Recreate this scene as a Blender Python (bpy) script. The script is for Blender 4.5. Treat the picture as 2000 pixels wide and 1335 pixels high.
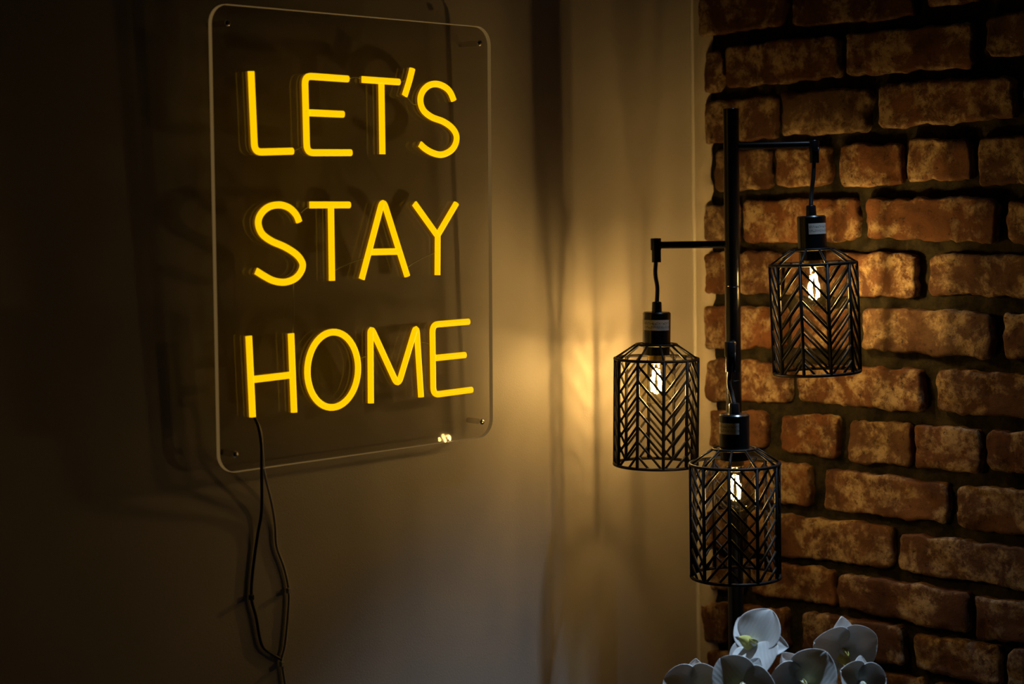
import bpy, bmesh, math, random
import numpy as np
from mathutils import Vector, Matrix, noise

random.seed(7)
for o in list(bpy.data.objects):
    bpy.data.objects.remove(o, do_unlink=True)
SC = bpy.context.scene
COL = SC.collection

# ------------------------------------------------------------------ camera
# Room corner at x=0,y=0; painted wall is the plane y=0, brick wall the plane x=0, room on x<0,y<0.
FPX = 3400.0
YAW, PITCH, ROLL = 0.78120, 0.07105, -0.01896
CAM_Z = 1.45
_f = Vector((math.sin(YAW) * math.cos(PITCH), math.cos(YAW) * math.cos(PITCH), -math.sin(PITCH)))
_r0 = Vector((math.cos(YAW), -math.sin(YAW), 0))
_u0 = _r0.cross(_f)
_r = _r0 * math.cos(ROLL) + _u0 * math.sin(ROLL)
_u = -_r0 * math.sin(ROLL) + _u0 * math.cos(ROLL)


def ray(px, py):
    return _f + _r * ((px - 1000) / FPX) - _u * ((py - 667.5) / FPX)


_d = ray(1358, 500)
CAM = Vector((-_d.x * 2.93913, -_d.y * 2.93913, CAM_Z))


def at(px, py, k):            # point on the pixel's ray at depth k
    return CAM + ray(px, py) * k


def on_brick(px, py, x=0.0):  # point where the ray meets a plane parallel to the brick wall
    r = ray(px, py)
    return CAM + r * ((x - CAM.x) / r.x)


def on_left(px, py, off=0.0): # point where the ray meets a plane `off` in front of the painted wall
    r = ray(px, py)
    return CAM + r * ((-off - CAM.y) / r.y)


cd = bpy.data.cameras.new('camera')
cam = bpy.data.objects.new('camera', cd)
COL.objects.link(cam)
M = Matrix((_r, _u, -_f)).transposed().to_4x4()
M.translation = CAM
cam.matrix_world = M
cd.sensor_fit = 'HORIZONTAL'
cd.sensor_width = 36.0
cd.lens = FPX / 2000 * 36
cd.clip_start = 0.05
cd.dof.use_dof = True
cd.dof.focus_distance = 2.52
cd.dof.aperture_fstop = 4.0
SC.camera = cam

# ------------------------------------------------------------------ world and exposure
w = bpy.data.worlds.new('night')
SC.world = w
w.use_nodes = True
w.node_tree.nodes['Background'].inputs[0].default_value = (0.02, 0.03, 0.05, 1)
w.node_tree.nodes['Background'].inputs[1].default_value = 0.0
SC.view_settings.view_transform = 'Standard'
SC.view_settings.look = 'None'
SC.view_settings.exposure = 0.0
SC.view_settings.gamma = 1.0
SC.view_settings.use_curve_mapping = False

BULB_STRENGTH = 510.0
BULB_COLOR = (1.0, 0.60, 0.20)
DOWNLIGHT_POWER = 120.0

# ------------------------------------------------------------------ materials
MATS = {}


def nodes_of(name):
    m = bpy.data.materials.new(name)
    m.use_nodes = True
    nt = m.node_tree
    MATS[name] = m
    return m, nt, nt.nodes['Principled BSDF'], nt.nodes['Material Output']


def simple(name, col, rough=0.5, metal=0.0, spec=0.5, bump=0.0, bscale=200.0, vary=0.0):
    m, nt, b, out = nodes_of(name)
    b.inputs['Base Color'].default_value = (*col, 1)
    b.inputs['Roughness'].default_value = rough
    b.inputs['Metallic'].default_value = metal
    b.inputs['Specular IOR Level'].default_value = spec
    g = nt.nodes.new('ShaderNodeNewGeometry')
    n = nt.nodes.new('ShaderNodeTexNoise')
    n.inputs['Scale'].default_value = bscale
    n.inputs['Detail'].default_value = 3
    nt.links.new(g.outputs['Position'], n.inputs['Vector'])
    if bump > 0:
        bp = nt.nodes.new('ShaderNodeBump')
        bp.inputs['Strength'].default_value = bump
        bp.inputs['Distance'].default_value = 0.002
        nt.links.new(n.outputs['Fac'], bp.inputs['Height'])
        nt.links.new(bp.outputs['Normal'], b.inputs['Normal'])
    if vary > 0:
        n2 = nt.nodes.new('ShaderNodeTexNoise')
        n2.inputs['Scale'].default_value = 6
        nt.links.new(g.outputs['Position'], n2.inputs['Vector'])
        cr = nt.nodes.new('ShaderNodeValToRGB')
        cr.color_ramp.elements[0].position = 0.3
        cr.color_ramp.elements[1].position = 0.7
        cr.color_ramp.elements[0].color = (*[c * (1 - vary) for c in col], 1)
        cr.color_ramp.elements[1].color = (*[min(1, c * (1 + vary)) for c in col], 1)
        nt.links.new(n2.outputs['Fac'], cr.inputs['Fac'])
        nt.links.new(cr.outputs['Color'], b.inputs['Base Color'])
    return m


simple('wall_paint', (0.50, 0.46, 0.41), 0.5, bump=0.12, bscale=350, vary=0.03)
simple('dark_paint', (0.03, 0.03, 0.032), 0.7, bump=0.1)
simple('ceiling_paint', (0.06, 0.06, 0.06), 0.8, bump=0.1)
simple('plaster_strip', (0.52, 0.46, 0.37), 0.75, bump=0.5, bscale=120, vary=0.15)
simple('caulk', (0.75, 0.72, 0.66), 0.4, bump=0.1)
simple('skirting', (0.55, 0.53, 0.5), 0.4)
simple('black_metal', (0.006, 0.006, 0.007), 0.24, 0.0, 0.5, bump=0.03, bscale=900)
simple('wire_metal', (0.006, 0.005, 0.005), 0.5, 0.0, 0.10)
simple('black_plastic', (0.008, 0.008, 0.009), 0.38)
simple('cord_rubber', (0.010, 0.009, 0.009), 0.45)
simple('brass', (0.75, 0.55, 0.22), 0.3, 1.0)
simple('steel', (0.7, 0.68, 0.65), 0.25, 1.0)
simple('white_plastic', (0.6, 0.6, 0.58), 0.4)
simple('clear_wire', (0.55, 0.52, 0.47), 0.15, 0.0, 0.8)
simple('vase_ceramic', (0.03, 0.032, 0.035), 0.25, bump=0.1)
simple('stem_green', (0.08, 0.14, 0.03), 0.5, bump=0.1)
simple('lip_yellow', (0.60, 0.55, 0.16), 0.5, vary=0.1)
simple('sepal_green', (0.42, 0.46, 0.18), 0.5, vary=0.2)
simple('leaf_green', (0.04, 0.09, 0.025), 0.35)


def petal_material():
    m, nt, b, out = nodes_of('petal')
    b.inputs['Base Color'].default_value = (0.80, 0.80, 0.80, 1)
    b.inputs['Roughness'].default_value = 0.42
    b.inputs['Specular IOR Level'].default_value = 0.35
    tr = nt.nodes.new('ShaderNodeBsdfTranslucent')
    tr.inputs['Color'].default_value = (0.75, 0.72, 0.70, 1)
    mx = nt.nodes.new('ShaderNodeMixShader')
    mx.inputs[0].default_value = 0.22
    g = nt.nodes.new('ShaderNodeTexCoord')
    n = nt.nodes.new('ShaderNodeTexWave')
    n.inputs['Scale'].default_value = 60
    n.inputs['Distortion'].default_value = 3
    nt.links.new(g.outputs['Object'], n.inputs['Vector'])
    bp = nt.nodes.new('ShaderNodeBump')
    bp.inputs['Strength'].default_value = 0.06
    bp.inputs['Distance'].default_value = 0.002
    nt.links.new(n.outputs['Fac'], bp.inputs['Height'])
    nt.links.new(bp.outputs['Normal'], b.inputs['Normal'])
    nt.links.new(b.outputs[0], mx.inputs[1])
    nt.links.new(tr.outputs[0], mx.inputs[2])
    nt.links.new(mx.outputs[0], out.inputs['Surface'])


petal_material()


def clear_material(name, tint, ior=1.45, rough=0.02, boost=1.0):
    """thin clear sheet: light goes straight through, surface mirrors by Fresnel"""
    m, nt, b, out = nodes_of(name)
    nt.nodes.remove(b)
    tr = nt.nodes.new('ShaderNodeBsdfTransparent')
    tr.inputs['Color'].default_value = (*tint, 1)
    gl = nt.nodes.new('ShaderNodeBsdfGlossy')
    gl.inputs['Roughness'].default_value = rough
    # Schlick reflectance, the same from both sides of the sheet
    lw = nt.nodes.new('ShaderNodeLayerWeight')
    pw = nt.nodes.new('ShaderNodeMath'); pw.operation = 'POWER'; pw.inputs[1].default_value = 5.0
    lw.inputs['Blend'].default_value = 0.5
    nt.links.new(lw.outputs['Facing'], pw.inputs[0])
    f0 = ((ior - 1) / (ior + 1)) ** 2
    fr = nt.nodes.new('ShaderNodeMath'); fr.operation = 'MULTIPLY_ADD'
    fr.inputs[1].default_value = 1 - f0; fr.inputs[2].default_value = f0
    nt.links.new(pw.outputs[0], fr.inputs[0])
    mx = nt.nodes.new('ShaderNodeMixShader')
    nt.links.new(fr.outputs[0], mx.inputs[0])
    nt.links.new(tr.outputs[0], mx.inputs[1])
    nt.links.new(gl.outputs[0], mx.inputs[2])
    nt.links.new(mx.outputs[0], out.inputs['Surface'])
    return m


clear_material('bulb_glass', (0.97, 0.94, 0.80), 1.75, 0.08)
clear_material('acrylic', (0.90, 0.89, 0.87), 1.49, 0.03)


def emitter(name, col, strength, base=None):
    m, nt, b, out = nodes_of(name)
    b.inputs['Base Color'].default_value = (*(base or col), 1)
    b.inputs['Roughness'].default_value = 0.4
    b.inputs['Emission Color'].default_value = (*col, 1)
    b.inputs['Emission Strength'].default_value = strength
    return m


for nm, f_ in (('filament_1', 1.15), ('filament_2', 1.0), ('filament_3', 0.38)):   # the lowest bulb is the dimmest
    emitter(nm, BULB_COLOR, BULB_STRENGTH * f_, (0.5, 0.4, 0.2))
emitter('neon_tube', (1.0, 0.57, 0.0), 1.05, (0.25, 0.16, 0.02))
emitter('neon_side', (1.0, 0.36, 0.01), 0.10, (0.10, 0.06, 0.02))
emitter('acrylic_edge_glow', (1.0, 0.60, 0.20), 0.11, (0.25, 0.22, 0.18))  # added edge glow, stands in for lamp light guided through the board
emitter('downlight_lens', (0.6, 0.8, 1.0), 3.0, (0.8, 0.8, 0.8))


def label_material():
    """silver sticker with two rows of tiny dark print, too small to read"""
    m, nt, b, out = nodes_of('sticker')
    b.inputs['Roughness'].default_value = 0.35
    b.inputs['Metallic'].default_value = 0.0
    uv = nt.nodes.new('ShaderNodeUVMap')
    sep = nt.nodes.new('ShaderNodeSeparateXYZ')
    nt.links.new(uv.outputs[0], sep.inputs[0])
    n = nt.nodes.new('ShaderNodeTexNoise')
    n.inputs['Scale'].default_value = 1.0
    n.inputs['Detail'].default_value = 2
    mp = nt.nodes.new('ShaderNodeMapping')
    mp.inputs['Scale'].default_value = (42, 7, 1)
    nt.links.new(uv.outputs[0], mp.inputs['Vector'])
    nt.links.new(mp.outputs[0], n.inputs['Vector'])

    def band(c, hw):
        s = nt.nodes.new('ShaderNodeMath'); s.operation = 'SUBTRACT'
        nt.links.new(sep.outputs['Y'], s.inputs[0]); s.inputs[1].default_value = c
        a = nt.nodes.new('ShaderNodeMath'); a.operation = 'ABSOLUTE'
        nt.links.new(s.outputs[0], a.inputs[0])
        l = nt.nodes.new('ShaderNodeMath'); l.operation = 'LESS_THAN'
        nt.links.new(a.outputs[0], l.inputs[0]); l.inputs[1].default_value = hw
        return l
    b1, b2 = band(0.68, 0.11), band(0.32, 0.11)
    ad = nt.nodes.new('ShaderNodeMath'); ad.operation = 'ADD'
    nt.links.new(b1.outputs[0], ad.inputs[0]); nt.links.new(b2.outputs[0], ad.inputs[1])
    gt = nt.nodes.new('ShaderNodeMath'); gt.operation = 'GREATER_THAN'
    nt.links.new(n.outputs['Fac'], gt.inputs[0]); gt.inputs[1].default_value = 0.53
    mu = nt.nodes.new('ShaderNodeMath'); mu.operation = 'MULTIPLY'
    nt.links.new(gt.outputs[0], mu.inputs[0]); nt.links.new(ad.outputs[0], mu.inputs[1])
    mix = nt.nodes.new('ShaderNodeMix'); mix.data_type = 'RGBA'
    nt.links.new(mu.outputs[0], mix.inputs[0])
    mix.inputs[6].default_value = (0.62, 0.58, 0.52, 1)
    mix.inputs[7].default_value = (0.16, 0.14, 0.12, 1)
    nt.links.new(mix.outputs[2], b.inputs['Base Color'])


label_material()


def brick_material():
    m, nt, b, out = nodes_of('brick')
    L = nt.links.new
    g = nt.nodes.new('ShaderNodeNewGeometry')
    oi = nt.nodes.new('ShaderNodeObjectInfo')
    # fired clay tone of each brick
    cr = nt.nodes.new('ShaderNodeValToRGB')
    els = cr.color_ramp.elements
    els[0].position = 0.0; els[0].color = (0.155, 0.066, 0.026, 1)
    els[1].position = 1.0; els[1].color = (0.15, 0.095, 0.052, 1)
    for p, c in ((0.2, (0.20, 0.078, 0.028)), (0.4, (0.11, 0.052, 0.026)), (0.6, (0.21, 0.090, 0.035)), (0.8, (0.16, 0.075, 0.034))):
        e = els.new(p); e.color = (*c, 1)
    L(oi.outputs['Random'], cr.inputs['Fac'])

    def nz(scale, detail, rough=0.6, dist=0.0):
        n = nt.nodes.new('ShaderNodeTexNoise')
        n.inputs['Scale'].default_value = scale
        n.inputs['Detail'].default_value = detail
        n.inputs['Roughness'].default_value = rough
        n.inputs['Distortion'].default_value = dist
        L(g.outputs['Position'], n.inputs['Vector'])
        return n

    def ramp(src, a, bb):
        r = nt.nodes.new('ShaderNodeMapRange')
        r.inputs['From Min'].default_value = a
        r.inputs['From Max'].default_value = bb
        L(src, r.inputs['Value'])
        return r.outputs['Result']

    def mix(fac, c1, c2):
        mx = nt.nodes.new('ShaderNodeMix'); mx.data_type = 'RGBA'
        L(fac, mx.inputs[0])
        for i, c in ((6, c1), (7, c2)):
            if isinstance(c, tuple): mx.inputs[i].default_value = (*c, 1)
            else: L(c, mx.inputs[i])
        return mx.outputs[2]
    n1, n2, n3, n4 = nz(13, 7, 0.72, 0.2), nz(48, 9, 0.76, 0.2), nz(15, 5, 0.68, 0.3), nz(210, 5, 0.75)
    tone = mix(ramp(n1.outputs['Fac'], 0.40, 0.62), cr.outputs['Color'], (0.075, 0.032, 0.016))
    # lime wash left in patches: large mask times fine mask
    mk = nt.nodes.new('ShaderNodeMath'); mk.operation = 'MULTIPLY'
    L(ramp(n3.outputs['Fac'], 0.46, 0.58), mk.inputs[0])
    L(ramp(n2.outputs['Fac'], 0.42, 0.56), mk.inputs[1])
    lime = mix(mk.outputs[0], tone, (0.44, 0.32, 0.18))
    n5 = nz(95, 7, 0.8, 0.1)
    dirt = mix(ramp(n5.outputs['Fac'], 0.57, 0.66), lime, (0.018, 0.013, 0.009))
    L(dirt, b.inputs['Base Color'])
    b.inputs['Roughness'].default_value = 0.82
    b.inputs['Specular IOR Level'].default_value = 0.3
    bp = nt.nodes.new('ShaderNodeBump'); bp.inputs['Strength'].default_value = 0.75; bp.inputs['Distance'].default_value = 0.003
    bp2 = nt.nodes.new('ShaderNodeBump'); bp2.inputs['Strength'].default_value = 0.5; bp2.inputs['Distance'].default_value = 0.0012
    L(n2.outputs['Fac'], bp.inputs['Height']); L(n4.outputs['Fac'], bp2.inputs['Height'])
    L(bp.outputs['Normal'], bp2.inputs['Normal']); L(bp2.outputs['Normal'], b.inputs['Normal'])


brick_material()


def mortar_material():
    m, nt, b, out = nodes_of('mortar')
    L = nt.links.new
    g = nt.nodes.new('ShaderNodeNewGeometry')
    n = nt.nodes.new('ShaderNodeTexNoise'); n.inputs['Scale'].default_value = 30; n.inputs['Detail'].default_value = 6; n.inputs['Roughness'].default_value = 0.7
    n2 = nt.nodes.new('ShaderNodeTexNoise'); n2.inputs['Scale'].default_value = 220; n2.inputs['Detail'].default_value = 4
    L(g.outputs['Position'], n.inputs['Vector']); L(g.outputs['Position'], n2.inputs['Vector'])
    cr = nt.nodes.new('ShaderNodeValToRGB')
    cr.color_ramp.elements[0].position = 0.35; cr.color_ramp.elements[0].color = (0.005, 0.0045, 0.003, 1)
    cr.color_ramp.elements[1].position = 0.70; cr.color_ramp.elements[1].color = (0.05, 0.041, 0.019, 1)
    L(n.outputs['Fac'], cr.inputs['Fac']); L(cr.outputs['Color'], b.inputs['Base Color'])
    b.inputs['Roughness'].default_value = 0.9
    b.inputs['Specular IOR Level'].default_value = 0.2
    bp = nt.nodes.new('ShaderNodeBump'); bp.inputs['Strength'].default_value = 0.8; bp.inputs['Distance'].default_value = 0.003
    bp2 = nt.nodes.new('ShaderNodeBump'); bp2.inputs['Strength'].default_value = 0.6; bp2.inputs['Distance'].default_value = 0.0015
    L(n.outputs['Fac'], bp.inputs['Height']); L(n2.outputs['Fac'], bp2.inputs['Height'])
    L(bp.outputs['Normal'], bp2.inputs['Normal']); L(bp2.outputs['Normal'], b.inputs['Normal'])


mortar_material()


def floor_material():
    m, nt, b, out = nodes_of('floor_wood')
    L = nt.links.new
    g = nt.nodes.new('ShaderNodeNewGeometry')
    mp = nt.nodes.new('ShaderNodeMapping'); mp.inputs['Scale'].default_value = (1.5, 14, 1)
    n = nt.nodes.new('ShaderNodeTexNoise'); n.inputs['Scale'].default_value = 3; n.inputs['Detail'].default_value = 6
    L(g.outputs['Position'], mp.inputs['Vector']); L(mp.outputs[0], n.inputs['Vector'])
    cr = nt.nodes.new('ShaderNodeValToRGB')
    cr.color_ramp.elements[0].color = (0.05, 0.03, 0.018, 1); cr.color_ramp.elements[1].color = (0.16, 0.10, 0.06, 1)
    L(n.outputs['Fac'], cr.inputs['Fac']); L(cr.outputs['Color'], b.inputs['Base Color'])
    b.inputs['Roughness'].default_value = 0.45


floor_material()

# ------------------------------------------------------------------ mesh helpers


def obj(name, bm, mat, parent=None, smooth=True, loc=None, kind=None):
    me = bpy.data.meshes.new(name)
    bm.normal_update()
    bm.to_mesh(me); bm.free()
    for mm in (mat if isinstance(mat, (list, tuple)) else [mat]):
        me.materials.append(MATS[mm])
    if smooth:
        me.polygons.foreach_set('use_smooth', [True] * len(me.polygons))
    o = bpy.data.objects.new(name, me)
    COL.objects.link(o)
    if parent: o.parent = parent
    if loc is not None: o.location = loc
    if kind: o['kind'] = kind
    return o


def empty(name, loc=(0, 0, 0)):
    o = bpy.data.objects.new(name, None)
    o.empty_display_size = 0.05
    COL.objects.link(o); o.location = loc
    return o


def tag(o, label, cat, group=None):
    o['label'] = label; o['category'] = cat
    if group: o['group'] = group
    return o


def add_box(bm, a, b, bevel=0.0):
    a, b = Vector(a), Vector(b)
    c = (a + b) / 2; s = b - a
    r = bmesh.ops.create_cube(bm, size=1.0)
    for v in r['verts']:
        v.co = Vector((v.co.x * s.x, v.co.y * s.y, v.co.z * s.z)) + c
    if bevel > 0:
        es = list({e for v in r['verts'] for e in v.link_edges})
        bmesh.ops.bevel(bm, geom=es, offset=bevel, segments=2, affect='EDGES', profile=0.5)


def frame_for(t, ref):
    n = ref - t * ref.dot(t)
    if n.length < 1e-6:
        n = t.orthogonal()
    n.normalize()
    return n, t.cross(n)


def add_tube(bm, pts, rad, seg=10, closed=False, caps=True, profile=None, ref=None):
    """sweep; rad number or list; profile = list of (a,b) in the frame (n, t x n) instead of a circle"""
    pts = [Vector(p) for p in pts]
    n = len(pts)
    rings = []
    last = Vector(ref) if ref is not None else None
    for i, p in enumerate(pts):
        if closed:
            t = pts[(i + 1) % n] - pts[i - 1]
        else:
            t = pts[min(i + 1, n - 1)] - pts[max(i - 1, 0)]
        t.normalize()
        if last is None: last = t.orthogonal()
        a, b = frame_for(t, last)
        if ref is None: last = a
        r = rad[i] if isinstance(rad, (list, tuple)) else rad
        prof = profile or [(math.cos(2 * math.pi * k / seg), math.sin(2 * math.pi * k / seg)) for k in range(seg)]
        rings.append([bm.verts.new(p + a * (x * r) + b * (y * r)) for x, y in prof])
    m = len(rings[0])
    for i in range(n if closed else n - 1):
        A, B = rings[i], rings[(i + 1) % n]
        for k in range(m):
            bm.faces.new((A[k], A[(k + 1) % m], B[(k + 1) % m], B[k]))
    if caps and not closed:
        bm.faces.new(list(reversed(rings[0]))); bm.faces.new(rings[-1])
    return rings


def add_lathe(bm, prof, seg=32, cap_top=True, cap_bot=True):
    """prof: (r,z) list from bottom to top"""
    rings = []
    for r, z in prof:
        rings.append([bm.verts.new((r * math.cos(2 * math.pi * k / seg), r * math.sin(2 * math.pi * k / seg), z)) for k in range(seg)])
    for i in range(len(rings) - 1):
        for k in range(seg):
            bm.faces.new((rings[i][k], rings[i][(k + 1) % seg], rings[i + 1][(k + 1) % seg], rings[i + 1][k]))
    if cap_bot: bm.faces.new(list(reversed(rings[0])))
    if cap_top: bm.faces.new(rings[-1])


def edge_split(o, ang=35):
    m = o.modifiers.new('edges', 'EDGE_SPLIT'); m.split_angle = math.radians(ang)
    return o


def smooth_path(pts, sub=6):
    """Catmull-Rom through the points"""
    pts = [Vector(p) for p in pts]
    if len(pts) < 3: return pts
    out = []
    P = [pts[0] * 2 - pts[1]] + pts + [pts[-1] * 2 - pts[-2]]
    for i in range(1, len(P) - 2):
        p0, p1, p2, p3 = P[i - 1], P[i], P[i + 1], P[i + 2]
        for s in range(sub):
            t = s / sub
            out.append(0.5 * ((2 * p1) + (p2 - p0) * t + (2 * p0 - 5 * p1 + 4 * p2 - p3) * t * t + (3 * p1 - p0 - 3 * p2 + p3) * t ** 3))
    out.append(pts[-1])
    return out


# ------------------------------------------------------------------ the room
RX, RY, RZ = -3.6, -3.0, 2.45


def slab(name, a, b, mat):
    bm = bmesh.new(); add_box(bm, a, b)
    return obj(name, bm, mat, smooth=False, kind='structure')


slab('floor', (RX - .1, RY - .1, -0.1), (0.12, 0.1, 0.0), 'floor_wood')
slab('ceiling', (RX - .1, RY - .1, RZ), (0.12, 0.1, RZ + 0.1), 'ceiling_paint')
slab('wall_left', (RX - .1, 0.0, 0.0), (0.12, 0.1, RZ), 'wall_paint')
slab('wall_front', (RX - .1, RY - .1, 0.0), (0.12, RY, RZ), 'dark_paint')
slab('wall_back', (RX - .1, RY, 0.0), (RX, 0.0, RZ), 'dark_paint')
bm = bmesh.new(); add_box(bm, (RX, -0.014, 0.0), (-0.001, -0.0005, 0.09), 0.004)
obj('baseboard_left', bm, 'skirting', smooth=False, kind='structure')

# ---- brick wall: mortar bed + one object for each brick
MX = 0.015   # mean mortar surface, behind the brick faces (x=0)


def mortar_bed():
    ys = list(np.arange(0.0, -1.15, -0.006)) + list(np.linspace(-1.16, RY, 30))
    zs = list(np.linspace(0.0, 0.6, 12)) + list(np.arange(0.606, 2.06, 0.006)) + list(np.linspace(2.07, RZ, 8))
    bm = bmesh.new()
    g = []
    for z in zs:
        row = []
        for y in ys:
            p = Vector((0.0, y, z))
            d = noise.fractal(p * 22, 1.0, 2.0, 3) * 0.0035 + noise.noise(p * 90) * 0.0016
            row.append(bm.verts.new((MX - d, y, z)))
        g.append(row)
    for i in range(len(zs) - 1):
        for j in range(len(ys) - 1):
            bm.faces.new((g[i][j], g[i + 1][j], g[i + 1][j + 1], g[i][j + 1]))
    # closed back so the wall has its thickness
    c = [g[0][0], g[0][-1], g[-1][-1], g[-1][0]]
    bk = [bm.verts.new((0.12, v.co.y, v.co.z)) for v in c]
    bm.faces.new((bk[0], bk[1], bk[2], bk[3]))
    return obj('wall_right', bm, 'mortar', kind='structure')


wall_right = mortar_bed()
wall_right['label'] = 'rough wall of old reclaimed orange bricks with dark recessed mortar'


def brick_mesh(q, seed, nu=40, nv=17, prot=0.0, fine=True):
    """q: wall (y,z) corners TL,TR,BR,BL. Front face near x=-prot, rounded worn edges, skirt back into the mortar."""
    rnd = random.Random(seed)
    TL, TR, BR, BL = [Vector((a, b)) for a, b in q]
    cen = (TL + TR + BR + BL) / 4
    wdt = ((TR - TL).length + (BR - BL).length) / 2
    hgt = ((TL - BL).length + (TR - BR).length) / 2
    so = Vector((rnd.uniform(-50, 50), rnd.uniform(-50, 50), rnd.uniform(-50, 50)))
    rc = rnd.uniform(0.006, 0.013)          # corner radius in the outline
    re = rnd.uniform(0.003, 0.0055)          # edge rounding into depth
    tilt_y, tilt_z = rnd.uniform(-.012, .012), rnd.uniform(-.03, .03)

    def spaced(n):
        t = np.linspace(-1, 1, n)
        return np.sign(t) * (1 - (1 - np.abs(t)) ** 1.35)
    U, V = spaced(nu), spaced(nv)
    a, b = wdt / 2, hgt / 2
    bm = bmesh.new()
    g = []
    for v in V:
        row = []
        for u in U:
            x, z = u * a, v * b
            # rounded rectangle
            qx, qz = abs(x) - (a - rc), abs(z) - (b - rc)
            if qx > 0 and qz > 0:
                l = math.hypot(qx, qz)
                if l > rc:
                    x = math.copysign(a - rc + qx / l * rc, x); z = math.copysign(b - rc + qz / l * rc, z)
                    qx, qz = abs(x) - (a - rc), abs(z) - (b - rc)
                l = math.hypot(qx, qz); di = rc - l
            else:
                di = rc - max(qx, qz)
            di = max(0.0, di)
            P = Vector((x, z, 0)) + so
            # wobbling outline, stronger near the rim
            k = max(0.0, 1 - di / 0.02)
            wob = Vector((noise.noise(P * 28), noise.noise(P * 28 + Vector((9, 3, 5)))))
            wob2 = Vector((noise.noise(P * 85), noise.noise(P * 85 + Vector((4, 8, 1)))))
            dx = wob * (0.0045 * k) + wob2 * (0.0032 * k)
            drop = 0.0
            if di < re:
                drop = re - math.sqrt(max(0.0, re * re - (re - di) ** 2))
            chip = max(0.0, noise.noise(P * 40 + Vector((2, 7, 7))) - 0.25) * 0.012 * (0.35 + 0.65 * k)
            surf = noise.fractal(P * 24, 1.0, 2.0, 4) * 0.0018 + noise.noise(P * 150) * 0.0005
            X = -prot + drop + chip + surf + tilt_y * x + tilt_z * z
            s, t = (x / a + 1) / 2, (z / b + 1) / 2
            p = (BL.lerp(BR, s)).lerp(TL.lerp(TR, s), t) - cen
            row.append(bm.verts.new((X, p.x - dx.x, p.y + dx.y)))
        g.append(row)
    for i in range(nv - 1):
        for j in range(nu - 1):
            bm.faces.new((g[i][j], g[i][j + 1], g[i + 1][j + 1], g[i + 1][j]))
    rim = g[0][:] + [g[i][-1] for i in range(1, nv)] + list(reversed(g[-1][:-1])) + [g[i][0] for i in range(nv - 2, 0, -1)]
    back = [bm.verts.new((0.028, v.co.y * 0.985, v.co.z * 0.97)) for v in rim]
    m = len(rim)
    for i in range(m):
        bm.faces.new((rim[i], back[i], back[(i + 1) % m], rim[(i + 1) % m]))
    bmesh.ops.recalc_face_normals(bm, faces=bm.faces[:])
    return bm, cen


# bricks of the wall as seen: rows of (x0, x1, top0, top1, bottom0, bottom1)
ROWS = [
    [(1366, 1530, -16, -46, 74, 48), (1546, 1783, -48, -70, 54, 32), (1812, 1905, -72, -84, 15, 4), (1922, 2120, -88, -118, -2, -28)],
    [(1370, 1404, 98, 93, 184, 180), (1418, 1638, 90, 68, 174, 150), (1652, 1898, 64, 42, 151, 130), (1922, 2150, 30, 2, 112, 92)],
    [(1370, 1513, 200, 187, 279, 270), (1526, 1696, 178, 173, 266, 260), (1717, 1980, 164, 146, 250, 231), (1996, 2130, 144, 132, 228, 220)],
    [(1392, 1501, 292, 288, 376, 370), (1514, 1620, 290, 284, 365, 358), (1635, 1757, 281, 278, 367, 361), (1770, 1893, 273, 270, 353, 352), (1907, 2030, 267, 262, 361, 360), (2046, 2170, 262, 258, 358, 356)],
    [(1376, 1438, 402, 398, 474, 474), (1449, 1673, 391, 386, 472, 471), (1689, 1945, 386, 384, 466, 473), (1966, 2200, 390, 388, 478, 480)],
    [(1370, 1424, 494, 492, 574, 574), (1436, 1520, 493, 491, 575, 576), (1533, 1788, 490, 497, 576, 580), (1812, 2060, 494, 498, 577, 583)],
    [(1375, 1428, 598, 598, 678, 679), (1441, 1530, 598, 598, 679, 680), (1544, 1668, 599, 600, 680, 683), (1683, 1938, 600, 609, 684, 700), (1961, 2200, 610, 618, 700, 710)],
    [(1375, 1424, 702, 702, 783, 784), (1437, 1540, 701, 713, 783, 786), (1557, 1803, 712, 720, 783, 805), (1827, 2090, 720, 736, 804, 826)],
    [(1372, 1494, 800, 804, 872, 876), (1525, 1634, 808, 813, 882, 894), (1654, 1774, 820, 824, 901, 912), (1786, 1914, 826, 838, 913, 925), (1928, 2060, 838, 848, 919, 936)],
    [(1372, 1420, 894, 896, 972, 976), (1432, 1582, 898, 908, 978, 989), (1610, 1850, 915, 942, 995, 1023), (1869, 2110, 946, 972, 1033, 1060)],
    [(1372, 1442, 994, 996, 1068, 1074), (1456, 1743, 996, 1030, 1080, 1111), (1757, 2030, 1039, 1072, 1113, 1158)],
    [(1372, 1452, 1088, 1092, 1150, 1158), (1465, 1625, 1092, 1114, 1160, 1186), (1638, 1890, 1119, 1156, 1186, 1238), (1905, 2150, 1164, 1200, 1246, 1284)],
    [(1372, 1420, 1174, 1176, 1250, 1254), (1436, 1537, 1178, 1191, 1256, 1268), (1568, 1764, 1194, 1224, 1270, 1300), (1784, 1952, 1240, 1262, 1306, 1342), (1970, 2200, 1262, 1300, 1350, 1390)],
    [(1372, 1560, 1268, 1288, 1346, 1368), (1578, 1800, 1290, 1326, 1372, 1404), (1818, 2080, 1330, 1376, 1408, 1452)],
]
brick_specs = []     # (corner list, in view)
row_lines = []
for row in ROWS:
    for (x0, x1, t0, t1, b0, b1) in row:
        q = [on_brick(x0, t0), on_brick(x1, t1), on_brick(x1, b1), on_brick(x0, b0)]
        brick_specs.append(([(p.y, p.z) for p in q], True))
    last = brick_specs[-1][0]
    row_lines.append((last[1][1], last[2][1], (last[1][0] + last[2][0]) / 2))
BRND = random.Random(31)


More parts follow.
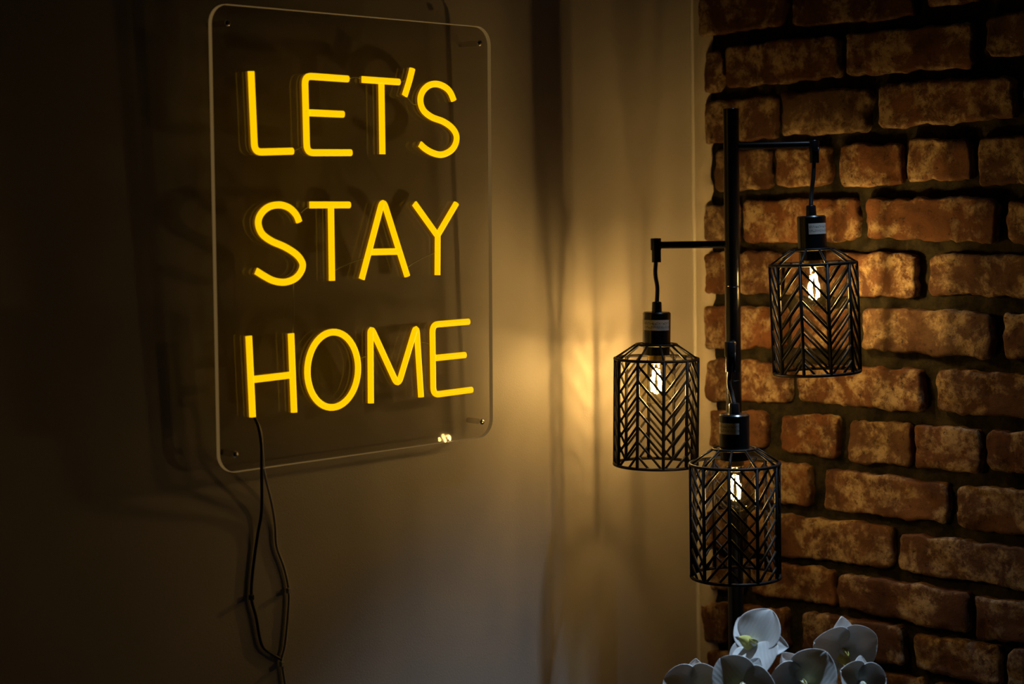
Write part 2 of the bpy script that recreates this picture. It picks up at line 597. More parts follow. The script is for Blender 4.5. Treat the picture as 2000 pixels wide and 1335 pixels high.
def fill_row(zt, zb, y):
    while y > RY + 0.06:
        ln = 0.225 if BRND.random() < 0.75 else 0.108
        y2 = max(y - ln, RY + 0.004)
        j = [BRND.uniform(-.003, .003) for _ in range(4)]
        brick_specs.append(([(y, zt + j[0]), (y2, zt + j[1]), (y2, zb + j[2]), (y, zb + j[3])], False))
        y = y2 - BRND.uniform(0.014, 0.022)


for zt, zb, y in row_lines:
    fill_row(zt, zb, y - 0.018)
z = max(q[0][1] for q, v in brick_specs[:4]) + 0.018
while z + 0.07 < RZ:
    fill_row(z + 0.068, z, -0.012 - BRND.uniform(0, .01)); z += 0.086
z = min(q[3][1] for q, v in brick_specs if v) - 0.014
while z > 0.03:
    fill_row(z, max(z - 0.068, 0.003), -0.012 - BRND.uniform(0, .01)); z -= 0.086
view_c = Vector((-0.35, 1.35))
brick_specs.sort(key=lambda s: (not s[1], (Vector(s[0][0]) - view_c).length))
rest = None
for i, (q, seen) in enumerate(brick_specs):
    if seen:
        bm, c = brick_mesh(q, 100 + i, prot=BRND.uniform(-.003, .004))
    else:
        bm, c = brick_mesh(q, 100 + i, 12, 6, prot=BRND.uniform(-.003, .004))
    if i < 295:
        o = obj('brick', bm, 'brick', wall_right)
        o.location = (0, c.x, c.y)
    else:
        for v in bm.verts: v.co += Vector((0, c.x, c.y))
        me = bpy.data.meshes.new('tmp'); bm.to_mesh(me); bm.free()
        if rest is None: rest = bmesh.new()
        rest.from_mesh(me); bpy.data.meshes.remove(me)
if rest is not None:
    obj('brick', rest, 'brick', wall_right, kind='stuff')

# ---- plaster feathered out of the corner on to the bricks, and the sealant bead in the corner
bm = bmesh.new()
zs = np.arange(0.0, RZ + 0.001, 0.012)
prev = None
for z in zs:
    wd = 0.030 + 0.014 * noise.noise(Vector((3.1, 0, z * 16))) + 0.007 * noise.noise(Vector((7.7, 0, z * 60)))
    cols = []
    for j in range(8):
        t = j / 7
        y = -0.0005 - wd * t
        x = -0.0035 * (1 - t ** 3) + 0.012 * t ** 4 + 0.0012 * noise.noise(Vector((0, y * 120, z * 50)))
        cols.append(bm.verts.new((x, y, z)))
    if prev:
        for j in range(7): bm.faces.new((prev[j], prev[j + 1], cols[j + 1], cols[j]))
    prev = cols
obj('trim_1', bm, 'plaster_strip', kind='structure')
bm = bmesh.new()
pts = [Vector((-0.0055 + 0.0012 * noise.noise(Vector((1, 2, z * 9))), -0.0022, z)) for z in np.arange(0.09, RZ, 0.03)]
add_tube(bm, pts, 0.0032, 8)
obj('trim_2', bm, 'caulk', kind='structure')

# ------------------------------------------------------------------ neon sign
GAP = 0.022                      # wall to back of board
THK = 0.007
FRONT = GAP + THK
x0 = (on_left(398, 29, FRONT).x + on_left(425, 893, FRONT).x) / 2 + 0.007
x1 = (on_left(951.5, 79, FRONT).x + on_left(971, 822, FRONT).x) / 2
zt = (on_left(432, 7, FRONT).z + on_left(928, 50, FRONT).z) / 2
zb = (on_left(446, 924, FRONT).z + on_left(935, 856, FRONT).z) / 2
sign = empty('neon_sign', ((x0 + x1) / 2, -FRONT, zb))
tag(sign, "yellow neon sign reading LET'S STAY HOME on a clear acrylic board", 'neon sign')
SO = Vector(sign.location)
LEAN = 0.020                     # the board hangs with its top a little off the wall
sign.rotation_euler.x = LEAN
R_SIGN = Matrix.Rotation(LEAN, 3, 'X'); R_INV = R_SIGN.transposed()


def on_sign(px, py, off):        # ray meets the leaning board's plane (off = FRONT is its face); answer as if it did not lean
    o_, d_ = R_INV @ (CAM - SO), R_INV @ ray(px, py)
    k = (-(off - FRONT) - o_.y) / d_.y
    return o_ + d_ * k + SO


def sp_wall(p): return R_INV @ (Vector(p) - SO)


def sp(p): return Vector(p) - SO


x0 = (on_sign(398, 29, FRONT).x + on_sign(425, 893, FRONT).x) / 2 + 0.007
x1 = (on_sign(951.5, 79, FRONT).x + on_sign(971, 822, FRONT).x) / 2
zt = (on_sign(432, 7, FRONT).z + on_sign(928, 50, FRONT).z) / 2


def board():
    bm = bmesh.new()
    r = 0.026
    out = []
    for cx, cz, a0 in ((x1 - r, zt - r, 0), (x0 + r, zt - r, 90), (x0 + r, zb + r, 180), (x1 - r, zb + r, 270)):
        for k in range(9):
            a = math.radians(a0 + k * 90 / 8)
            out.append((cx + r * math.cos(a), cz + r * math.sin(a)))
    ch = 0.0008
    def ring(y, ins):
        cx, cz = (x0 + x1) / 2, (zt + zb) / 2
        return [bm.verts.new(sp((cx + (x - cx) * (1 - ins / 0.25), y, cz + (z - cz) * (1 - ins / 0.3)))) for x, z in out]
    R = [ring(-GAP, ch), ring(-GAP - ch, 0), ring(-FRONT + ch, 0), ring(-FRONT, ch)]
    n = len(out)
    for i in range(3):
        for k in range(n):
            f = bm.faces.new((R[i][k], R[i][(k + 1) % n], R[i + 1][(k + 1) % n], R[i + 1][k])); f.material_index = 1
    bm.faces.new(R[0]); bm.faces.new(list(reversed(R[3])))
    bmesh.ops.recalc_face_normals(bm, faces=bm.faces[:])
    return obj('board', bm, ['acrylic', 'acrylic_edge_glow'], sign, smooth=False)


board_o = board()
board_o['label'] = 'clear smoky acrylic board with rounded corners'
# screws with spacers
ins = 0.024
for px, pz in ((x1 - ins, zt - ins), (x1 - ins, zb + ins), (x0 + ins, zb + ins), (x0 + ins, zt - ins)):
    bm = bmesh.new()
    add_lathe(bm, [(0.0025, 0.0), (0.0042, 0.0004), (0.0045, 0.0016), (0.0036, 0.0028), (0.0015, 0.0034)], 16)
    s = obj('screw', bm, 'steel', sign)
    s.rotation_euler = (math.pi / 2, 0, 0)
    s.location = sp((px, -FRONT + 0.0002, pz))
    bm = bmesh.new()
    ln = GAP - 0.0005 + math.tan(LEAN) * (pz - zb)
    add_lathe(bm, [(0.004, 0.0), (0.004, ln)], 14)
    t = edge_split(obj('spacer', bm, 'acrylic', s))
    t.location = (0, 0, -THK - ln)

TH = 0.0105                       # depth of the flexible tube
TW = 0.0046                       # half width
LET = FRONT + TH * 0.75           # plane in which the strokes were read
# section of the tube: a = sideways, b = out of the board; dome in front, walls to the base
DOME = [(math.cos(math.radians(t)) * TW, TH - TW + math.sin(math.radians(t)) * TW * 0.9) for t in range(-20, 201, 20)]
WALLP = [(-TW * 0.97, TH - TW - 0.0012), (-TW * 0.97, 0.0), (TW * 0.97, 0.0), (TW * 0.97, TH - TW - 0.0012)]


def stroke(px, sub=6, smooth=True, rounded=None):
    P = [on_sign(x, y, LET) for x, y in px]
    P = [Vector((p.x, -FRONT, p.z)) for p in P]
    return P


def fillet(P, r=0.012, n=6):
    """round the inner corners of a polyline"""
    out = [P[0]]
    for i in range(1, len(P) - 1):
        a, b, c = P[i - 1], P[i], P[i + 1]
        d1, d2 = (a - b), (c - b)
        rr = min(r, d1.length * 0.48, d2.length * 0.48)
        s, e = b + d1.normalized() * rr, b + d2.normalized() * rr
        for k in range(n + 1):
            t = k / n
            out.append(s.lerp(b, t).lerp(b.lerp(e, t), t))
    out.append(P[-1])
    return out


def flex(strokes, parent):
    """strokes: list of (points, closed); dome part + side part meshes"""
    res = []
    for prof, nm, mat in ((DOME, 'letter', 'neon_tube'), (WALLP, 'tube_base', 'neon_side')):
        bm = bmesh.new()
        for P, closed in strokes:
            n = len(P)
            rings = []
            for i, p in enumerate(P):
                t = (P[(i + 1) % n] - P[i - 1]) if closed else (P[min(i + 1, n - 1)] - P[max(i - 1, 0)])
                t.normalize()
                out = Vector((0, -1, 0)); side = t.cross(out).normalized()
                rings.append([bm.verts.new(sp(p + side * a + out * b)) for a, b in prof])
            m = len(prof)
            for i in range(n if closed else n - 1):
                A, B = rings[i], rings[(i + 1) % n]
                for k in range(m):
                    bm.faces.new((A[k], A[(k + 1) % m], B[(k + 1) % m], B[k]))
            if not closed:
                bm.faces.new(list(reversed(rings[0]))); bm.faces.new(rings[-1])
        bmesh.ops.recalc_face_normals(bm, faces=bm.faces[:])
        res.append((nm, bm, mat))
    lo = edge_split(obj(res[0][0], res[0][1], res[0][2], parent), 50)
    edge_split(obj(res[1][0], res[1][1], res[1][2], lo), 50)
    return lo


def dense(P, step=0.01):
    out = [P[0]]
    for a, b in zip(P, P[1:]):
        k = max(1, int((b - a).length / step))
        out += [a.lerp(b, (i + 1) / k) for i in range(k)]
    return out


def poly(px, r=0.012): return (fillet(stroke(px), r), False)
def curve(px): return (smooth_path(stroke(px), 5), False)
def line(a, b): return (stroke([a, b]), False)


letters = [
    ('letter L', [poly([(492, 139), (499, 297), (573, 295)], 0.011)]),
    ('letter E of the top word', [poly([(681, 154), (597, 148), (601, 298), (687, 298)], 0.011), line((606, 220), (672, 223))]),
    ('letter T of the top word', [line((709, 155), (781, 160)), line((746.5, 164), (748.5, 301))]),
    ('apostrophe', [curve([(807, 134), (801, 158), (792, 187)])]),
    ('letter S of the top word', [curve([(888, 196), (881, 180), (871, 170), (856, 164), (841, 166), (829, 176), (823, 190), (824, 205), (831, 218), (846, 229), (867, 237), (883, 248), (892, 261), (893, 275), (887, 289), (876, 298), (862, 302), (846, 298), (832, 290), (822, 281)])]),
    ('letter S of the middle word', [curve([(586, 433), (580, 419), (567, 406), (549, 400), (529, 403), (515, 413), (507, 427), (507, 442), (515, 458), (533, 471), (556, 481), (576, 493), (588, 505), (593, 518), (588, 533), (576, 545), (557, 551), (536, 548), (518, 539), (502, 529)])]),
    ('letter T of the middle word', [line((607, 400), (684, 400)), line((648, 404), (650, 548))]),
    ('letter A', [poly([(708, 545), (749.5, 388), (797, 539)], 0.013), line((726, 492), (778, 491))]),
    ('letter Y', [poly([(811, 397), (856, 460), (893, 397)], 0.004), line((856.5, 461), (856, 537))]),
    ('letter H', [line((487.5, 656), (495, 814)), line((570, 651), (576, 805)), line((496, 741), (571, 732))]),
    ('letter O', None),
    ('letter M', [poly([(726, 787), (725, 636), (779, 754), (815, 634), (824, 775)], 0.013)]),
    ('letter E of the bottom word', [poly([(917, 628), (846, 634), (848, 771), (923, 761)], 0.011), line((852, 699), (910, 693))]),
]
for name, st in letters:
    if st is None:
        L_, R_ = on_sign(602, 727, LET), on_sign(701, 715, LET)
        T_, B_ = on_sign(650, 648.5, LET), on_sign(651.5, 795.5, LET)
        rx, rz = (R_.x - L_.x) / 2, (T_.z - B_.z) / 2
        cx, cz = (R_.x + L_.x) / 2, (T_.z + B_.z) / 2
        st = [([Vector((cx + rx * math.cos(a), -FRONT, cz + rz * math.sin(a))) for a in np.linspace(0, 2 * math.pi, 49)[:-1]], True)]
    lo = flex(st, sign)
    lo['label'] = 'glowing yellow ' + name

# thin clear jumper wires between the letters
for pts in ([(573, 295), (586, 288), (598, 283)], [(681, 154), (693, 151), (709, 155)], [(781, 161), (792, 158), (797, 172)],
            [(793, 187), (806, 203), (822, 204)], [(588, 415), (596, 408), (608, 402)], [(651, 530), (667, 521), (690, 511), (714, 504)],
            [(796, 522), (808, 513), (828, 502), (852, 493)], [(573, 548), (573, 580), (574, 620), (571, 652)], [(703, 700), (714, 696), (725, 699)],
            [(823, 668), (832, 670), (846, 674)]):
    P = [on_sign(x, y, FRONT + 0.003) for x, y in pts]
    bm = bmesh.new(); add_tube(bm, smooth_path([sp(p) for p in P], 5), 0.0008, 6)
    obj('jumper_wire', bm, 'clear_wire', sign)

# the two leads hanging from the sign down the wall to a socket
sock = Vector((on_left(556, 1335, 0.0).x + 0.01, 0, 0.30))


def lead(px, rad, mat, name, offs, tail):
    P = [on_left(496, 812, FRONT + 0.004)]
    for i, (x, y) in enumerate(px):
        P.append(on_left(x, y, offs[min(i, len(offs) - 1)]))
    P += [Vector(t) for t in tail]
    bm = bmesh.new(); add_tube(bm, smooth_path([sp_wall(p) for p in P], 6), rad, 8)
    return obj(name, bm, mat, sign)


lead([(505, 834), (510.5, 870), (511, 917), (511, 996), (503, 1046), (494, 1112), (491, 1166), (500, 1204), (511, 1258), (530, 1276), (549, 1287)],
     0.0021, 'cord_rubber', 'power_lead', [FRONT + .006, FRONT + .006, FRONT + .003, 0.010, 0.004, 0.003, 0.003],
     []).__setitem__('label', 'thin black lead hanging from the letter H')
lead([(509, 842), (513, 890), (517, 925), (530, 979), (537.5, 1025), (540.5, 1067), (555, 1108), (564, 1152), (563, 1195), (557, 1258), (550, 1287), (553, 1300), (557, 1335)],
     0.0019, 'clear_wire', 'clear_lead', [FRONT + .006, FRONT + .005, 0.020, 0.007, 0.0035, 0.003],
     [(sock.x + .02, -0.006, 0.62), (sock.x, -0.01, 0.45), (sock.x, -0.03, 0.34)]).__setitem__('label', 'shiny clear lead hanging beside the black one')
# little crimp clips on the leads
for x, y in ((564, 1153), (551, 1296), (491, 1166)):
    p = on_left(x, y, 0.006)
    bm = bmesh.new(); add_box(bm, sp_wall(p) - Vector((.003, .0028, .0035)), sp_wall(p) + Vector((.003, .0028, .0035)), 0.001)
    obj('lead_clip', bm, 'clear_wire' if x > 500 else 'black_plastic', sign, smooth=False)
bm = bmesh.new(); add_box(bm, sp_wall(sock) + Vector((-.024, -.05, -.03)), sp_wall(sock) + Vector((.024, -.0095, .045)), 0.006)
obj('plug', bm, 'black_plastic', sign, smooth=False)

ws = empty('wall_socket', sock)
tag(ws, 'white wall socket low on the painted wall with the sign plugged in', 'wall socket')
bm = bmesh.new(); add_box(bm, (-.043, -.009, -.043), (.043, -.0003, .043), 0.003)
obj('cover_plate', bm, 'white_plastic', ws, smooth=False)

# ------------------------------------------------------------------ floor lamp
K_POLE = 2.618
pt_ = at(1427.5, 212, K_POLE)
PX, PY, PTOP = pt_.x, pt_.y, pt_.z
lamp = empty('floor_lamp', (PX, PY, 0))
tag(lamp, 'black metal floor lamp with three wire cage pendant shades and filament bulbs', 'floor lamp')
LO = Vector((PX, PY, 0))
POLE_R = 0.0118
bm = bmesh.new()
add_lathe(bm, [(0.0, 0.0005), (0.118, 0.0005), (0.120, 0.004), (0.120, 0.014), (0.117, 0.018), (0.02, 0.020), (0.018, 0.03), (0.0, 0.03)], 48, False, False)
edge_split(obj('base', bm, 'black_metal', lamp))


def pole_section(za, zb_, r, cap=False):
    bm = bmesh.new()
    add_lathe(bm, [(r - .0006, za), (r, za + .0008), (r, zb_ - .0008), (r - .0006, zb_)], 32)
    edge_split(obj('pole', bm, 'black_metal', lamp))


J1 = at(1427, 560, K_POLE).z
J2 = at(1427, 745, K_POLE).z
for a, b in ((0.028, 0.55), (0.55, J2), (J2, J1), (J1, PTOP)):
    pole_section(a, b, POLE_R)
    bm = bmesh.new()


PENDANTS = [
    # axis px at upper ring, depth, arm py, tilt, phase (angle of a V bar), hanger px/top py/bottom py, cord px
    dict(px=1282, py=700, k=2.675, arm=478.5, tilt=-0.020, v=10.3, hang=(1281, 465, 512), cord=[(1279, 512), (1280, 535), (1284, 562), (1283.5, 590)], sticker=(-60, 60), lab='pendant beside the painted wall'),
    dict(px=1588, py=515, k=2.610, arm=282, tilt=0.031, v=18.5, hang=(1589.5, 274, 318), cord=[(1590, 318), (1588.5, 345), (1585, 375), (1583, 402)], sticker=(-12, 72), lab='pendant beside the brick wall'),
    dict(px=1435, py=905, k=2.497, arm=684, tilt=0.0, v=28.7, hang=(1426, 667, 726), cord=[(1424, 726), (1424, 748), (1429, 768), (1432, 785)], sticker=(-78, 18), lab='lowest pendant, hanging before the pole'),
]
SH_R, SH_H, TOP_R, TOP_H = 0.064, 0.163, 0.031, 0.022
NB = 10
STEP, RISE = 0.0228, 0.0455


def ring_mesh(r, wr, seg=60):
    bm = bmesh.new()
    add_tube(bm, [Vector((r * math.cos(2 * math.pi * k / seg), r * math.sin(2 * math.pi * k / seg), 0)) for k in range(seg)], wr, 8, closed=True, ref=(0, 0, 1))
    return bm


def cyl(phi, h):   # point on the cage; phi from the side facing the viewer, h below the upper ring
    return Vector((SH_R * math.sin(phi), -SH_R * math.cos(phi), -h))


MESH = {}


def shared(key, name, build, mat, parent):
    if key not in MESH:
        o = obj(name, build(), mat, parent)
        MESH[key] = o.data
        return o
    o = bpy.data.objects.new(name, MESH[key])
    COL.objects.link(o); o.parent = parent
    return o


def bar(a, b, r, seg=6):
    def f():
        bm = bmesh.new(); add_tube(bm, [a, b], r, seg); return bm
    return f


for pi, pd in enumerate(PENDANTS):
    rd = ray(pd['px'], pd['py'])
    c = CAM + rd * pd['k']
    fwd = Vector((rd.x, rd.y, 0)).normalized()
    right = Vector((fwd.y, -fwd.x, 0))
    up = (Vector((0, 0, 1)) - right * pd['tilt']).normalized()
    fw = up.cross(right).normalized()
    rt = fw.cross(up).normalized()
    R = Matrix((rt, fw, up)).transposed().to_4x4()
    R.translation = c - LO
    # ---- cage shade
    shade = shared('ring_mid', 'lamp_shade', lambda: ring_mesh(SH_R, 0.0024), 'wire_metal', lamp)
    shade.matrix_basis = R
    shade['label'] = 'black wire cage shade of the ' + pd['lab']
    b = shared('ring_bot', 'cage_ring', lambda: ring_mesh(SH_R, 0.0024), 'wire_metal', shade); b.location = (0, 0, -SH_H)
    t = shared('ring_top', 'cage_ring', lambda: ring_mesh(TOP_R, 0.0018), 'wire_metal', shade); t.location = (0, 0, TOP_H)
    v0 = math.radians(pd['v'])
    dphi = 2 * math.pi / NB
    for i in range(NB):
        ph = v0 + i * dphi
        rz = ph
        s = shared('upright', 'upright_bar', bar(cyl(0, 0), cyl(0, SH_H), 0.0026, 8), 'wire_metal', shade); s.rotation_euler.z = rz
        s = shared('spoke', 'roof_bar', bar(cyl(0, 0), Vector((0, -TOP_R, TOP_H)), 0.0018, 6), 'wire_metal', shade); s.rotation_euler.z = rz
        # diagonals of the panel between bar i and i+1: V bar low, peak bar high
        vlow = (i % 2 == 0)
        for n in range(-3, 9):
            hp = 0.006 + STEP * n
            hv = hp + RISE
            ha, hb = (hv, hp) if vlow else (hp, hv)
            # clip to 0..SH_H
            ta, tb = 0.0, 1.0
            def hh(tt): return ha + (hb - ha) * tt
            lo_, hi_ = min(ha, hb), max(ha, hb)
            if hi_ <= 0.003 or lo_ >= SH_H - 0.003: continue
            if ha < 0: ta = -ha / (hb - ha)
            if hb < 0: tb = -ha / (hb - ha)
            if ha > SH_H: ta = (SH_H - ha) / (hb - ha)
            if hb > SH_H: tb = (SH_H - ha) / (hb - ha)
            A, B = cyl(0, ha), cyl(dphi, hb)
            a_, b_ = A.lerp(B, ta), A.lerp(B, tb)
            s = shared(('diag', vlow, n), 'diagonal_bar', bar(a_, b_, 0.00185, 6), 'wire_metal', shade)
            s.rotation_euler.z = rz
    # ---- socket
    bm = bmesh.new()
    sr = 0.0215
    z0 = TOP_H
    add_lathe(bm, [(0.0205, z0 - 0.016), (0.0205, z0 - 0.004), (0.026, z0 - 0.003), (0.026, z0 + 0.0005), (sr, z0 + 0.001), (sr, z0 + 0.048), (sr - .002, z0 + 0.050), (0.0078, z0 + 0.050), (0.0073, z0 + 0.064), (0.0062, z0 + 0.0655)], 40)
    so = edge_split(obj('socket', bm, 'black_metal', lamp), 40)
    so.matrix_basis = R
    # sticker wrapped round the socket
    a0, a1 = [math.radians(x) for x in pd['sticker']]
    bm = bmesh.new(); uvl = bm.loops.layers.uv.new('UVMap')
    za, zb2 = z0 + 0.0225, z0 + 0.0385
    N = 16
    vs = []
    for i in range(N + 1):
        a = a0 + (a1 - a0) * i / N
        rr = sr + 0.0003
        vs.append([bm.verts.new((rr * math.sin(a), -rr * math.cos(a), zz)) for zz in (za, zb2)])
    for i in range(N):
        f = bm.faces.new((vs[i][0], vs[i + 1][0], vs[i + 1][1], vs[i][1]))
        for lp, (uu, vv) in zip(f.loops, ((i / N, 0), ((i + 1) / N, 0), ((i + 1) / N, 1), (i / N, 1))):
            lp[uvl].uv = (uu, vv)
    st = obj('sticker', bm, 'sticker', so); st['label'] = 'silver sticker with fine print'
    # ---- bulb
    def bulb_glass():
        bm = bmesh.new()
        gc, gr = -0.040, 0.030
        prof = []
        for k in range(0, 25):
            a = math.radians(-88 + k * 5.6)
            prof.append((gr * math.cos(a), gc + gr * math.sin(a)))
        prof += [(0.0170, -0.0115), (0.0145, -0.007), (0.0132, -0.002), (0.0130, 0.006)]
        prof = [p for i, p in enumerate(prof) if i == 0 or p[1] > prof[i - 1][1]]
        add_lathe(bm, prof, 40, False, True)
        return bm
    bulb = shared('bulb', 'bulb', bulb_glass, 'bulb_glass', lamp); bulb.matrix_basis = R
    bulb['label'] = 'lit clear glass filament bulb of the ' + pd['lab']
    def screw_cap():
        bm = bmesh.new(); add_lathe(bm, [(0.0128, -0.0035), (0.0136, -0.002), (0.0132, 0.0), (0.0136, 0.002), (0.0132, 0.004), (0.0132, 0.012)], 28, True, False); return bm
    shared('cap', 'bulb_cap', screw_cap, 'brass', bulb)
    def stem():
        bm = bmesh.new(); add_lathe(bm, [(0.0022, -0.018), (0.003, -0.014), (0.006, -0.006), (0.009, 0.0)], 16); return bm
    shared('stem', 'bulb_stem', stem, 'bulb_glass', bulb)
    for i in range(4):
        a = i * math.pi / 2 + 0.5
        def fil():
            bm = bmesh.new(); add_tube(bm, [(0.0045, 0, -0.0175), (0.0085, 0.002, -0.0500)], 0.0015, 6); return bm
        s = shared(('filament', pi), 'filament', fil, 'filament_%d' % (pi + 1), bulb)
        s.rotation_euler.z = a
    # ---- hanger sleeve, arm, cord
    hx, hy0, hy1 = pd['hang']
    top, bot = at(hx, hy0, pd['k']) - LO, at(hx, hy1, pd['k']) - LO
    hz = at(hx, pd['arm'], pd['k']) - LO
    bot.x, bot.y = top.x, top.y = hz.x, hz.y
    zmid = top.z + (bot.z - top.z) * 0.5
    bm = bmesh.new()
    add_lathe(bm, [(0.0066, bot.z - hz.z), (0.0066, zmid - hz.z), (0.0082, zmid - hz.z + .0005), (0.0082, top.z - hz.z - .001), (0.0074, top.z - hz.z)], 24)
    h = edge_split(obj('hanger', bm, 'black_metal', lamp), 40); h.location = hz
    bm = bmesh.new()
    side = Vector((hz.x, hz.y, 0)).cross(Vector((0, 0, 1))).normalized()
    q = Vector((0, 0, 0)) + right * 0.0065 - fwd * 0.004
    add_tube(bm, [q + Vector((0, 0, zmid - hz.z + .006)), q + Vector((0, 0, bot.z - hz.z))], 0.0012, 6)
    obj('cord_clip', bm, 'black_metal', h)
    dirn = Vector((hz.x, hz.y, 0)).normalized()
    bm = bmesh.new()
    add_tube(bm, [dirn * (POLE_R - .002) + Vector((0, 0, hz.z)), Vector((hz.x, hz.y, hz.z)) - dirn * 0.004], 0.0055, 16)
    edge_split(obj('arm', bm, 'black_metal', lamp), 40)
    P = [Vector((hz.x, hz.y, bot.z + 0.004))] + [at(x, y, pd['k']) - LO for x, y in pd['cord']][1:-1]
    ktop = R @ Vector((0, 0, z0 + 0.063))
    P.append(ktop)
    bm = bmesh.new(); add_tube(bm, smooth_path(P, 6), 0.0033, 10)
    obj('cord', bm, 'cord_rubber', lamp)

# ------------------------------------------------------------------ orchids in a vase
OK_ = 2.33
vb = at(1545, 1300, OK_)
orch = empty('orchid_arrangement', (vb.x, vb.y, 0))
tag(orch, 'white orchid blossoms in a vase standing before the black lamp pole', 'flowers')
OO = Vector((vb.x, vb.y, 0))
bm = bmesh.new()
add_lathe(bm, [(0.0, 0.0005), (0.055, 0.0005), (0.06, 0.006), (0.072, 0.12), (0.07, 0.25), (0.05, 0.40), (0.038, 0.47), (0.042, 0.50), (0.038, 0.50), (0.033, 0.46), (0.03, 0.40), (0.0, 0.40)], 40, False, False)
obj('vase', bm, 'vase_ceramic', orch)


def petal_bm(ln, wd, cup, roll, crease=0.2, tip=0.5, neck=0.25, nu=11, nv=15):
    """petal growing along +y from the origin, facing +z; tip 0 round .. 1 pointed"""
    bm = bmesh.new(); g = []
    for j in range(nv):
        t = math.sin(math.pi / 2 * j / (nv - 1))
        body = math.sin(math.pi * min(1, max(0, t * 0.93 + 0.07)) ** (0.95 - 0.3 * tip)) ** (0.55 + 0.5 * tip)
        wv = wd / 2 * (neck * (1 - t) ** 2 + body)
        if t > 0.999: wv = wd * 0.02
        row = []
        for i in range(nu):
            s = -1 + 2 * i / (nu - 1)
            x = s * wv
            y = ln * t
            z = cup * (s * s) * wv * 1.2 - roll * ln * t * t + crease * 0.02 * ln * math.cos(s * 7) * (1 - t * .5) * 0.4
            z += 0.05 * ln * noise.noise(Vector((s * 1.4, t * 1.7, ln * 100 + wd * 57)))
            row.append(bm.verts.new((x, y, z)))
        g.append(row)
    for j in range(nv - 1):
        for i in range(nu - 1):
            bm.faces.new((g[j][i], g[j][i + 1], g[j + 1][i + 1], g[j + 1][i]))
    return bm


def blossom(px, py, k, face, spin, size, kinds='full', lab=None, sepal='petal'):
    """face: direction the flower looks (right, up, towards viewer) in view terms; spin: roll in degrees"""
    c = at(px, py, k) - OO
    fx = (_r0 * face[0] + Vector((0, 0, 1)) * face[1] - Vector((math.sin(YAW), math.cos(YAW), 0)) * face[2]).normalized()
    upv = Vector((0, 0, 1))
    xa = upv.cross(fx).normalized(); ya = fx.cross(xa)
    Rm = Matrix((xa, ya, fx)).transposed().to_4x4() @ Matrix.Rotation(math.radians(spin), 4, 'Z')
    Rm.translation = c
    bm = bmesh.new()
    # column: short curved stub in the middle
    add_tube(bm, [(0, 0, -0.006), (0, 0.001, 0.002), (0, 0.002, 0.009), (0, -0.001, 0.013)], [0.003, 0.0042, 0.0045, 0.0028], 12)
    bo = obj('blossom', bm, 'petal', orch); bo.matrix_basis = Rm
    if lab: bo['label'] = lab

    def pet(name, ang, ln, wd, cup, roll, lift, mat='petal', tip=0.0, neck=0.25, z=0.0):
        o = obj(name, petal_bm(ln * size, wd * size, cup, roll, tip=tip, neck=neck), mat, bo)
        o.rotation_euler = (math.radians(lift), 0, math.radians(ang))
        o.location = (0, 0, z)
        m = o.modifiers.new('thickness', 'SOLIDIFY'); m.thickness = 0.0009; m.offset = 0
        m2 = o.modifiers.new('smooth', 'SUBSURF'); m2.levels = 1; m2.render_levels = 1
        return o
    # three sepals behind, two broad petals before them, lip
    for a in (0, 128, -128):
        pet('sepal', a, 0.046, 0.038, 0.16, 0.12, 10, sepal, tip=0.22, z=-0.003)
    for a in (68, -68):
        pet('petal', a, 0.050, 0.062, 0.16, 0.10, 16, tip=0.0, neck=0.2, z=0.001)
    pet('lip', 180, 0.024, 0.016, -0.35, -0.25, 40, 'lip_yellow', tip=0.3, neck=0.5, z=0.003)
    pet('lip', 125, 0.014, 0.012, 0.5, -0.5, 62, 'lip_yellow', tip=0.2, neck=0.5, z=0.003)
    pet('lip', -125, 0.014, 0.012, 0.5, -0.5, 62, 'lip_yellow', tip=0.2, neck=0.5, z=0.003)
    # stalk back to the stem
    bm = bmesh.new()
    add_tube(bm, smooth_path([(0, 0, -0.004), (0, -0.004, -0.016), (0, -0.014, -0.026)], 4), 0.0016, 6)
    obj('flower_stalk', bm, 'stem_green', bo)
    return c - fx * 0.026 - ya * 0.014


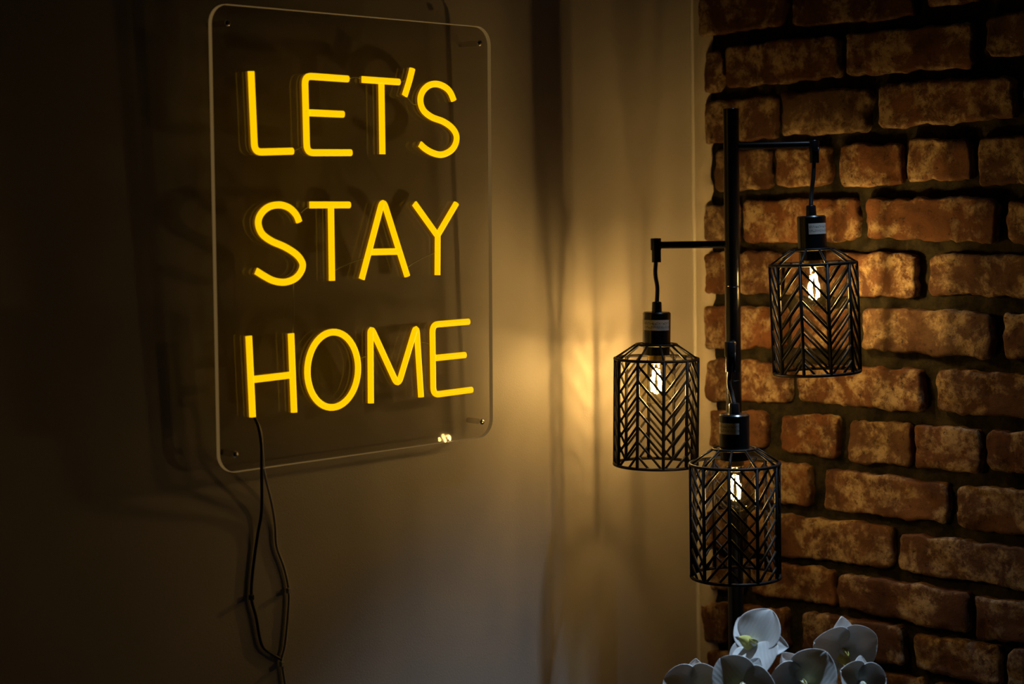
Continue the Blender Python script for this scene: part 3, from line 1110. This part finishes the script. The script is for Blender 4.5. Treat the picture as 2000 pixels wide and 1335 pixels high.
ends = []
for b in [
    (1474, 1258, 2.30, (-0.40, 0.55, 0.72), -88, 1.0, 'full', 'highest white blossom, tilted up towards the painted wall'),
    (1643, 1272, 2.36, (0.30, -0.05, 0.9), 0, 1.05, 'full', 'white blossom with a pointed upper petal beside the brick wall'),
    (1452, 1342, 2.27, (-0.35, 0.30, 0.85), -25, 0.95, 'full', None),
    (1568, 1336, 2.28, (0.10, 0.25, 0.95), 30, 1.05, 'full', None),
    (1360, 1350, 2.33, (-0.5, 0.30, 0.75), 10, 0.95, 'full', None),
    (1676, 1338, 2.30, (0.5, 0.15, 0.85), -15, 0.85, 'full', None),
]:
    ends.append(blossom(*b))
for i, e in enumerate(ends):
    # each blossom's spray stem down into the vase mouth
    a = i * 1.05
    foot = Vector((0.012 * math.cos(a), 0.012 * math.sin(a), 0.42))
    mid = Vector((e.x * 0.35, e.y * 0.35, 0.56)); near = Vector((e.x * 0.9, e.y * 0.9, e.z - 0.05))
    bm = bmesh.new(); add_tube(bm, smooth_path([foot, mid, near, e], 6), 0.0022, 8)
    obj('stem', bm, 'stem_green', orch)
for a in (0.4, 2.6, 4.4):
    bm = petal_bm(0.16, 0.045, 0.25, 0.35, tip=0.6, neck=0.6)
    o = obj('leaf', bm, 'leaf_green', orch)
    o.rotation_euler = (math.radians(48), 0, a); o.location = (0, 0, 0.485)
    m = o.modifiers.new('thickness', 'SOLIDIFY'); m.thickness = 0.0015; m.offset = 0

# ------------------------------------------------------------------ cool recessed spot in the ceiling above the corner
dl = empty('ceiling_spotlight', (-0.13, -0.58, RZ - 0.001))
tag(dl, 'small cool white recessed ceiling spotlight above the brick corner', 'ceiling light')
bm = bmesh.new()
add_lathe(bm, [(0.030, -0.0005), (0.034, -0.007), (0.043, -0.006), (0.046, -0.0005)], 40, False, False)
obj('trim_ring', bm, 'white_plastic', dl)
bm = bmesh.new(); add_lathe(bm, [(0.0, -0.003), (0.0305, -0.002)], 32, False, False)
obj('lens', bm, 'downlight_lens', dl)
ld = bpy.data.lights.new('spot_beam', 'SPOT')
ld.energy = DOWNLIGHT_POWER; ld.color = (0.55, 0.76, 1.0); ld.spot_size = math.radians(40); ld.spot_blend = 1.0; ld.shadow_soft_size = 0.028
lo = bpy.data.objects.new('spot_beam', ld); COL.objects.link(lo); lo.parent = dl; lo.location = (0, 0, -0.012)
lo.rotation_euler = (at(1480, 1240, 2.30) - Vector((-0.13, -0.58, RZ))).to_track_quat('-Z', 'Y').to_euler()
